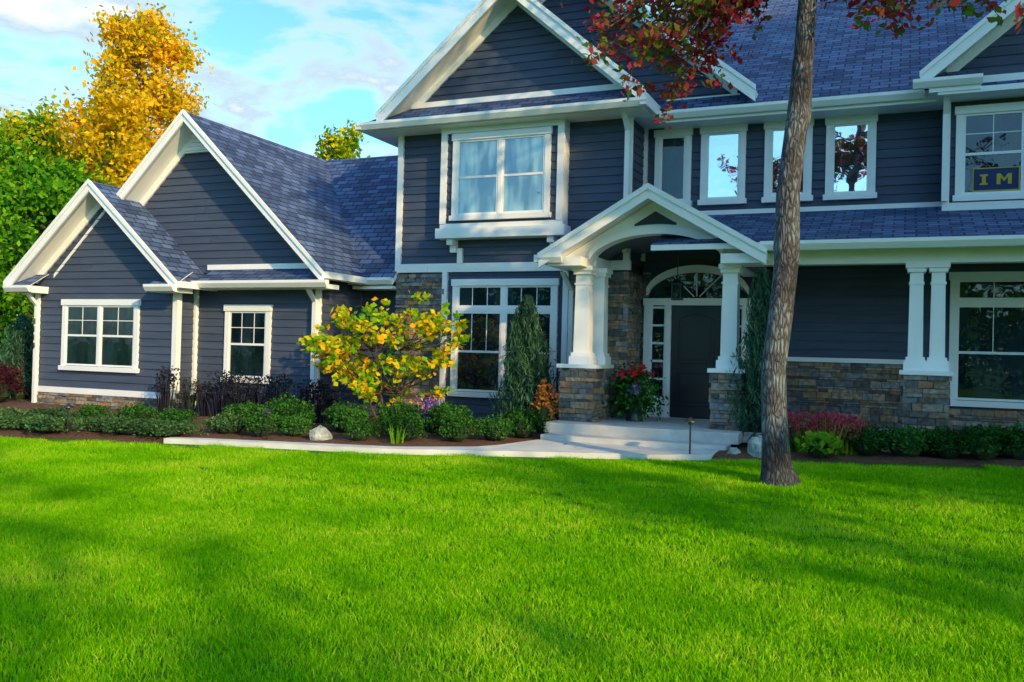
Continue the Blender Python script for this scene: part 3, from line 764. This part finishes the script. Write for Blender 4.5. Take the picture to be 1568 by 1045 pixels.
for (x,y,s) in [(-8.9,11.0,.75),(-8.45,11.2,.7),(-7.3,11.25,.7),(-6.75,11.65,.8),(-6.1,12.0,.85),(-5.6,12.3,.85),(-6.6,12.7,1.0),(-5.45,13.0,.9),(-7.3,12.4,1.0),(-8.3,12.3,1.0),(-9.2,12.0,1.0),
    (-.42,13.05,.85),(.05,12.95,.9),(.55,13.1,.85),(.95,13.0,.9),(1.35,13.12,.9),(1.8,13.1,1),(2.4,13.1,1),(.25,13.4,.8),(1.15,13.42,.8),(-1.6,13.2,.75)]:
    put('boxwood_shrub',random.choice(box_m),x,y,s)
x=-12.6
while x<-8.9:
    put('purple_perennial',random.choice(pur_m),x,13.0+random.uniform(-.25,.25)+(.3 if x>-10 else 0),random.uniform(.8,1.15)); x+=.34
for x,y,s in [(-17.3,12.8,1.2),(-18.0,12.9,1.5),(-18.8,12.6,1.3)]: put('barberry_shrub',shrub_mesh(.4,.6,1300,.035,L_red,.3),x,y,s)
put('arborvitae',upright_mesh(.55,2.0,5000,L_juniper,.08),-18.3,14.2)
put('upright_juniper',upright_mesh(.44,2.25,9000,L_juniper),-5.88,14.1,1,sz=1)
put('upright_juniper',upright_mesh(.36,2.6,7000,L_juniper),-1.95,13.75,1,sz=1)
put('turning_shrub',shrub_mesh(.24,.75,700,.035,L_orange,.4),-5.36,13.75)
for x,y in [(-.95,12.95),(-1.25,13.1),(-.7,13.15)]: put('pink_sedum',grassy_mesh(.35,.5,120,L_lime,.012,L_pink),x,y)
put('lime_hosta',shrub_mesh(.3,.35,260,.07,L_lime,.2),-.98,12.55,.9)
put('iris_clump',grassy_mesh(.25,.34,36,L_lime,.009),-6.75,11.4)
put('violet_aster',grassy_mesh(.3,.6,40,L_boxwood,.012,L_violet),-7.05,12.9)

def rock(name,x,y,r,sz=.8):
    V,F=ball(r,r*.85,r*sz,9,6,r*.35,.2)
    me=fastmesh(name,[(V,F,0)],[M_rock]); o=put(name,me,x,y,1,dz=.03)
    b=o.modifiers.new('bev','BEVEL'); b.width=r*.12; b.segments=2
rock('boulder',-7.95,11.15,.19); rock('boulder',-1.78,12.6,.21,.9); rock('boulder',-2.1,12.5,.1)
def pathlight(x,y,h=.44):
    e=empty('path_light',(x,y,ground(x,y)+.03))
    V1,F1=tube([(0,0,0),(0,0,h-.04)],[.012,.012],8); V2,F2=tube([(0,0,h-.06),(0,0,h-.01)],[.03,.03],12)
    V3,F3=tube([(0,0,h-.02),(0,0,h-.005),(0,0,h+.03),(0,0,h+.045)],[.085,.083,.03,.004],16)
    o=add_obj('light_post_and_hood',fastmesh('pl',[(V1,F1,0),(V2,F2,0),(V3,F3,0)],[M_metal]),e)
pathlight(-2.62,12.1,.5); pathlight(-8.6,10.75); pathlight(-11.7,9.9)

PL=empty('flower_planter',(-4.08,14.5,.505))
V,F=tube([(0,0,0),(0,0,.04),(0,0,.12),(0,0,.3),(0,0,.42),(0,0,.45),(0,0,.43)],[.14,.14,.09,.17,.21,.23,.1],16)
add_obj('urn',fastmesh('urn',[(V,F,0)],[M_metal],smooth=(0,)),PL)
n=1500; P=rng.normal(size=(n,3))*np.array([.17,.17,.14])+np.array([0,0,.55]); P2=rng.normal(size=(900,3))*np.array([.2,.2,.13])+np.array([0,0,.32])
P3=rng.normal(size=(110,3))*np.array([.16,.14,.06])+np.array([0,-.05,.78]); P4=rng.normal(size=(30,3))*np.array([.05,.05,.04])+np.array([.05,-.25,.55])
a=leaves(np.concatenate([P,P2]),.035,.6); b=leaves(P3,.033,.9); c=leaves(P4,.035,.9)
add_obj('flowers',fastmesh('fl',[(*a,0),(*b,1),(*c,2)],[L_boxwood,L_redfl,L_violet]),PL)

# ------------------------------------------------------------------ TREES
def branchy(start,dirv,length,r,levels,tips,blocks,curve=.25,seg=6,split=4,up=.15,lens=.6):
    p=Vector(start); d=Vector(dirv).normalized(); path=[p.copy()]; rad=[r]; n=6
    for i in range(n):
        d=(d+Vector((random.uniform(-1,1),random.uniform(-1,1),random.uniform(-1,1)))*curve*.5+Vector((0,0,up*.3))).normalized()
        p=p+d*(length/n); path.append(p.copy()); rad.append(r*(1-.75*(i+1)/n))
    blocks.append((*tube(path,rad,seg),1))
    if levels<=0:
        tips+= [tuple(q) for q in path[2:]]
        return
    tips.append(tuple(path[-1]))
    for k in range(split):
        i=random.randint(2,n); q=path[i]; dd=(path[i]-path[i-1]).normalized()
        side=Vector((random.uniform(-1,1),random.uniform(-1,1),random.uniform(-.5,.9))).normalized()
        branchy(q,(dd*.7+side*.9),length*lens*random.uniform(.7,1.1),rad[i]*.7,levels-1,tips,blocks,curve,5,split,up,lens)
def tree(name,x,y,trunk,tr,mat,bark,nb,t0,blen,levels,nleaf,lsize,sig,elev=(.2,.9),up=.15,filt=None,split=4,z=None,wob=.04,extra=None):
    tips=[];bl=[]; tp=[Vector(p) for p in trunk]
    bl.append((*tube(tp,tr,14,wob),1))
    zs=[p.z for p in tp]
    for i in range(nb):
        t=t0+(1-t0)*(i+.5)/nb; zz=t*zs[-1]
        px=float(np.interp(zz,zs,[p.x for p in tp])); py=float(np.interp(zz,zs,[p.y for p in tp])); rr=float(np.interp(zz,zs,tr))
        a=i*2.4+random.uniform(-.4,.4); el=random.uniform(*elev)
        branchy((px,py,zz),(math.cos(a),math.sin(a),el),blen(t)*random.uniform(.8,1.15),max(.012,rr*.5),levels,tips,bl,split=split,up=up)
    T=np.array(tips)
    P=T[rng.integers(0,len(T),nleaf)]+rng.normal(size=(nleaf,3))*sig
    if filt is not None: P=P[filt(P)]
    if extra: P=np.concatenate([P,extra(bl)])
    bl.append((*leaves(P,lsize,.6),0))
    o=add_obj(name,fastmesh(name,bl,[mat,bark],smooth=(1,))); o.location=(x,y,ground(x,y) if z is None else z)
    return o
ft=[(.02,0,-.05),(.0,0,.08),(-.03,0,.25),(-.06,0,.7),(-.08,0,1.3),(-.02,.02,1.9),(.03,.0,2.5),(.03,-.01,2.65),(.04,-.02,3.3),(.10,0,4.0),(.13,0,4.15),(.17,0,4.9),(.22,0,5.8),(.3,.05,7.2),(.25,.1,8.8),(.3,.1,10.0)]
fr=[.26,.21,.165,.145,.137,.132,.134,.147,.128,.122,.134,.11,.10,.08,.045,.02]
def droops(bl):
    out=[]
    ends=[(-2.25,-.3,5.2),(-2.0,.3,4.9),(-1.7,-.5,4.75),(-1.35,.4,4.65),(-1.6,.9,5.2),(-1.05,-.6,5.0),(-2.1,-.9,5.5),(-.7,-.5,5.35),(-1.4,0,5.2),(-1.8,.1,5.3),(-1.2,-.2,5.5),(-.5,.5,5.6),(-2.5,.2,5.5),(-.9,.2,5.65),
          (-1.5,-.4,5.0),(-1.9,.5,5.45),(-1.0,.5,5.2),(.6,.4,5.5),(1.0,-.3,5.35),(1.3,-.5,5.45),(1.6,.3,5.3),(2.0,.3,5.35),(2.5,-.2,5.2),(2.8,.5,5.3),(1.0,.9,5.6),(.2,-1.0,5.55),(3.2,-.5,5.4),(-2.5,.6,5.7),(1.8,-.9,5.4)]
    for e in ends:
        p0=Vector((.18,0,random.uniform(5.5,6.4))); p2=Vector(e); p1=(p0+p2)/2+Vector((0,0,.7))
        path=[]; n=9
        for i in range(n+1):
            t=i/n; q=p0*(1-t)**2+p1*2*t*(1-t)+p2*t*t+Vector([random.uniform(-.03,.03) for _ in range(3)]); path.append(q)
        bl.append((*tube(path,[.026*(1-.85*i/n) for i in range(n+1)],6),1))
        for k in range(12):
            i=random.randint(3,n); q=path[i]; d=Vector((random.uniform(-1,1),random.uniform(-1,1),random.uniform(-.8,.35))).normalized()*random.uniform(.2,.55)
            tw=[q,q+d*.5+Vector((0,0,.02)),q+d]
            bl.append((*tube(tw,[.007,.005,.002],4),1))
            for j in range(22):
                out.append(tuple(q+d*random.uniform(.3,1.1)+Vector([random.gauss(0,.07) for _ in range(3)])))
    return np.array(out)
tree('maple_tree',-1.27,10.55,ft,fr,L_oak,M_bark,12,.62,lambda t:2.3*(1-(t-.6)*1.1),2,5000,.05,.2,elev=(.1,.7),up=.1,
     filt=lambda P:(P[:,2]>5.7),extra=droops)
# small yellow tree by the walk
tips=[];bl=[]
for k in range(5):
    a=k*1.26; bl_dir=(math.cos(a)*.35,math.sin(a)*.35,1)
    branchy((math.cos(a)*.05,math.sin(a)*.05,0),bl_dir,1.5,.032,0,[],bl,curve=.15,seg=7,up=.1)
    st_=bl[-1][0][-7:].mean(axis=0); mid=bl[-1][0][7*3:7*4].mean(axis=0)
    for j in range(9):
        aa=random.uniform(0,6.28); s_=mid if j<4 else st_
        branchy(tuple(s_),(math.cos(aa),math.sin(aa),random.uniform(-.15,.8)),random.uniform(.7,1.3),.014,1,tips,bl,curve=.3,seg=5,split=3,up=.08)
T=np.array(tips); T=T[(T[:,2]>.5)]
C=T[rng.integers(0,len(T),350)]
P=np.repeat(C,9,0)+rng.normal(size=(3150,3))*np.array([.085,.085,.04])
rr=np.sqrt((P[:,0]/1.55)**2+(P[:,1]/1.5)**2+((P[:,2]-1.4)/1.08)**2); P=P[(rr<1.0)&(P[:,2]>.45)]
bl.append((*leaves(P,.055,.85,.3,.9),0))
o=add_obj('redbud_tree',fastmesh('redbud',bl,[L_yel,M_barkd],smooth=(1,))); o.location=(-8.0,13.1,ground(-8,13.1)-.05)
# background trees
def bg(name,x,y,h,rad,mat,n,seed,t0=.25,ls=.2,top=.25,sg=.13,lv=1):
    random.seed(seed)
    tr=[(0,0,0),(.1,0,h*.3),(0,.1,h*.6),(.1,.1,h*.95)]
    return tree(name,x,y,tr,[.35,.28,.18,.03],mat,M_barkd,22,t0,lambda t:rad*(top+(1-top)*math.sin(min(1,(1-t)*1.35+.12)*math.pi*.5)),lv,n,ls,rad*sg,split=4)
bg('golden_maple_tree',-34.0,32,17.3,2.9,L_gold,20000,3,.3,.13,.2)
bg('turning_maple_tree',-39.5,31,12.0,3.0,L_goldgreen,12000,5,.12,.15)
bg('green_tree',-34.5,28,8.6,2.6,L_green,12000,6,.08,.14)
bg('green_tree',-38,27,9.5,2.6,L_green,9000,8,.08,.14)
bg('golden_maple_tree',-42,38,14.5,3,L_goldgreen,7000,9,.3,.18)
bg('green_tree',-30,29.5,5.6,2.2,L_green,7000,12,.05,.15)
bg('turning_maple_tree',-24.0,34.5,11.3,1.6,L_goldgreen,5500,13,.4,.12)
random.seed(21)
def treeline(name,x0,x1,yc,hmin,hmax,n,ls=.45):
    bl=[]
    for i in range(n):
        x=x0+(x1-x0)*i/n+random.uniform(-1,1); y=yc+random.uniform(-6,6); h=random.uniform(hmin,hmax)
        P=rng.normal(size=(360,3))*np.array([1.9,1.9,h*.24])+np.array([x,y,h*.5]); P=P[P[:,2]>0]
        bl.append((*leaves(P,ls,.6),i%2))
        bl.append((*tube([(x,y,0),(x,y,h*.6)],[.3,.12],6),2))
    add_obj(name,fastmesh(name,bl,[L_green,L_boxwood,M_barkd]))
treeline('distant_treeline',-120,96,62,6,10,60)
treeline('distant_treeline',-60,50,-42,8,13,46,.5)
# neighbouring trees across the yard (right of and behind the camera) that shade the house
def pq(p,q): return .53*p+.848*q, .848*p-.53*q
for i,(p,q,h,r,n,ls) in enumerate([(11.3,11,17,1.9,9000,.3),(14.2,12,18,2.1,9000,.3),(17.6,11,18,2.2,8000,.3),(-.6,13,11,2.1,900,.28),(6.5,10,7.4,1.1,500,.24)]):
    x,y=pq(p,q); bg('green_tree',x,y,h,r,L_green,n,31+i,.2,ls,.4,.22)
random.seed(99)

# ------------------------------------------------------------------ SKY + SUN
AZ=58; EL=20.5
S=Vector((math.sin(math.radians(AZ))*math.cos(math.radians(EL)),-math.cos(math.radians(AZ))*math.cos(math.radians(EL)),math.sin(math.radians(EL))))
w=bpy.data.worlds.new('World'); scene.world=w; w.use_nodes=True; nt=w.node_tree; nt.nodes.clear()
out=N(nt,'ShaderNodeOutputWorld'); bg_=N(nt,'ShaderNodeBackground'); bg_.inputs[1].default_value=.15
sk=N(nt,'ShaderNodeTexSky',sky_type='NISHITA'); sk.sun_disc=False; sk.sun_elevation=math.radians(EL); sk.sun_rotation=math.atan2(S.x,S.y); sk.ozone_density=2.0
tc=N(nt,'ShaderNodeTexCoord'); sp=N(nt,'ShaderNodeSeparateXYZ'); L(nt,tc.outputs['Generated'],sp.inputs[0])
za=N(nt,'ShaderNodeMath',operation='ADD'); za.inputs[1].default_value=.18; L(nt,sp.outputs['Z'],za.inputs[0])
zc=N(nt,'ShaderNodeMath',operation='MAXIMUM'); zc.inputs[1].default_value=.05; L(nt,za.outputs[0],zc.inputs[0])
dx=N(nt,'ShaderNodeMath',operation='DIVIDE'); dy=N(nt,'ShaderNodeMath',operation='DIVIDE')
L(nt,sp.outputs['X'],dx.inputs[0]); L(nt,zc.outputs[0],dx.inputs[1]); L(nt,sp.outputs['Y'],dy.inputs[0]); L(nt,zc.outputs[0],dy.inputs[1])
cb=N(nt,'ShaderNodeCombineXYZ'); L(nt,dx.outputs[0],cb.inputs[0]); L(nt,dy.outputs[0],cb.inputs[1])
cn=N(nt,'ShaderNodeTexNoise'); cn.inputs['Scale'].default_value=2.9; cn.inputs['Detail'].default_value=6; cn.inputs['Roughness'].default_value=.55; cn.inputs['Distortion'].default_value=.3
L(nt,cb.outputs[0],cn.inputs['Vector'])
cr=ramp(nt,[(.42,(0,0,0)),(.56,(1,1,1))]); L(nt,cn.outputs['Fac'],cr.inputs[0])
# clouds kept north (behind the house); unseen south thinned to cut ambient light
cy=N(nt,'ShaderNodeMapRange'); cy.inputs['From Min'].default_value=-.15; cy.inputs['From Max'].default_value=.35; cy.inputs['To Min'].default_value=.12; L(nt,sp.outputs['Y'],cy.inputs['Value'])
cf=N(nt,'ShaderNodeMath',operation='MULTIPLY'); L(nt,cr.outputs[0],cf.inputs[0]); L(nt,cy.outputs['Result'],cf.inputs[1])
tint=N(nt,'ShaderNodeMix',data_type='RGBA',blend_type='MULTIPLY'); tint.inputs['Factor'].default_value=1; tint.inputs['B'].default_value=(1.10,1.85,2.15,1); L(nt,sk.outputs[0],tint.inputs['A'])
cc=ramp(nt,[(.48,(.84,.90,.95)),(.56,(.58,.70,.80)),(.64,(1,1,1))]); L(nt,cn.outputs['Fac'],cc.inputs[0])
cm=N(nt,'ShaderNodeMix',data_type='RGBA',blend_type='MULTIPLY'); cm.inputs['Factor'].default_value=1; cm.inputs['B'].default_value=(7.0,7.6,7.9,1); L(nt,cc.outputs[0],cm.inputs['A'])
mx=N(nt,'ShaderNodeMix',data_type='RGBA'); L(nt,cm.outputs['Result'],mx.inputs['B'])
L(nt,cf.outputs[0],mx.inputs['Factor']); L(nt,tint.outputs['Result'],mx.inputs['A']); L(nt,mx.outputs['Result'],bg_.inputs[0]); L(nt,bg_.outputs[0],out.inputs[0])
ld=bpy.data.lights.new('sun','SUN'); ld.energy=5; ld.angle=math.radians(.9); ld.color=(1,.68,.30)
so=bpy.data.objects.new('sun',ld); COL.objects.link(so); so.rotation_euler=S.to_track_quat('Z','Y').to_euler(); so.location=(30,-20,25)

# ------------------------------------------------------------------ CAMERA
cd=bpy.data.cameras.new('camera'); cam=bpy.data.objects.new('camera',cd); COL.objects.link(cam); scene.camera=cam
cd.sensor_width=36; cd.lens=1375/1568*36; cd.clip_end=2000; cd.clip_start=.05
R=Matrix.Rotation(math.atan2(600,1375),4,'Z')@Matrix.Rotation(math.pi/2+math.atan2(16,1375),4,'X')@Matrix.Rotation(.026,4,'Z')
cam.matrix_world=Matrix.Translation((0,0,1.6))@R
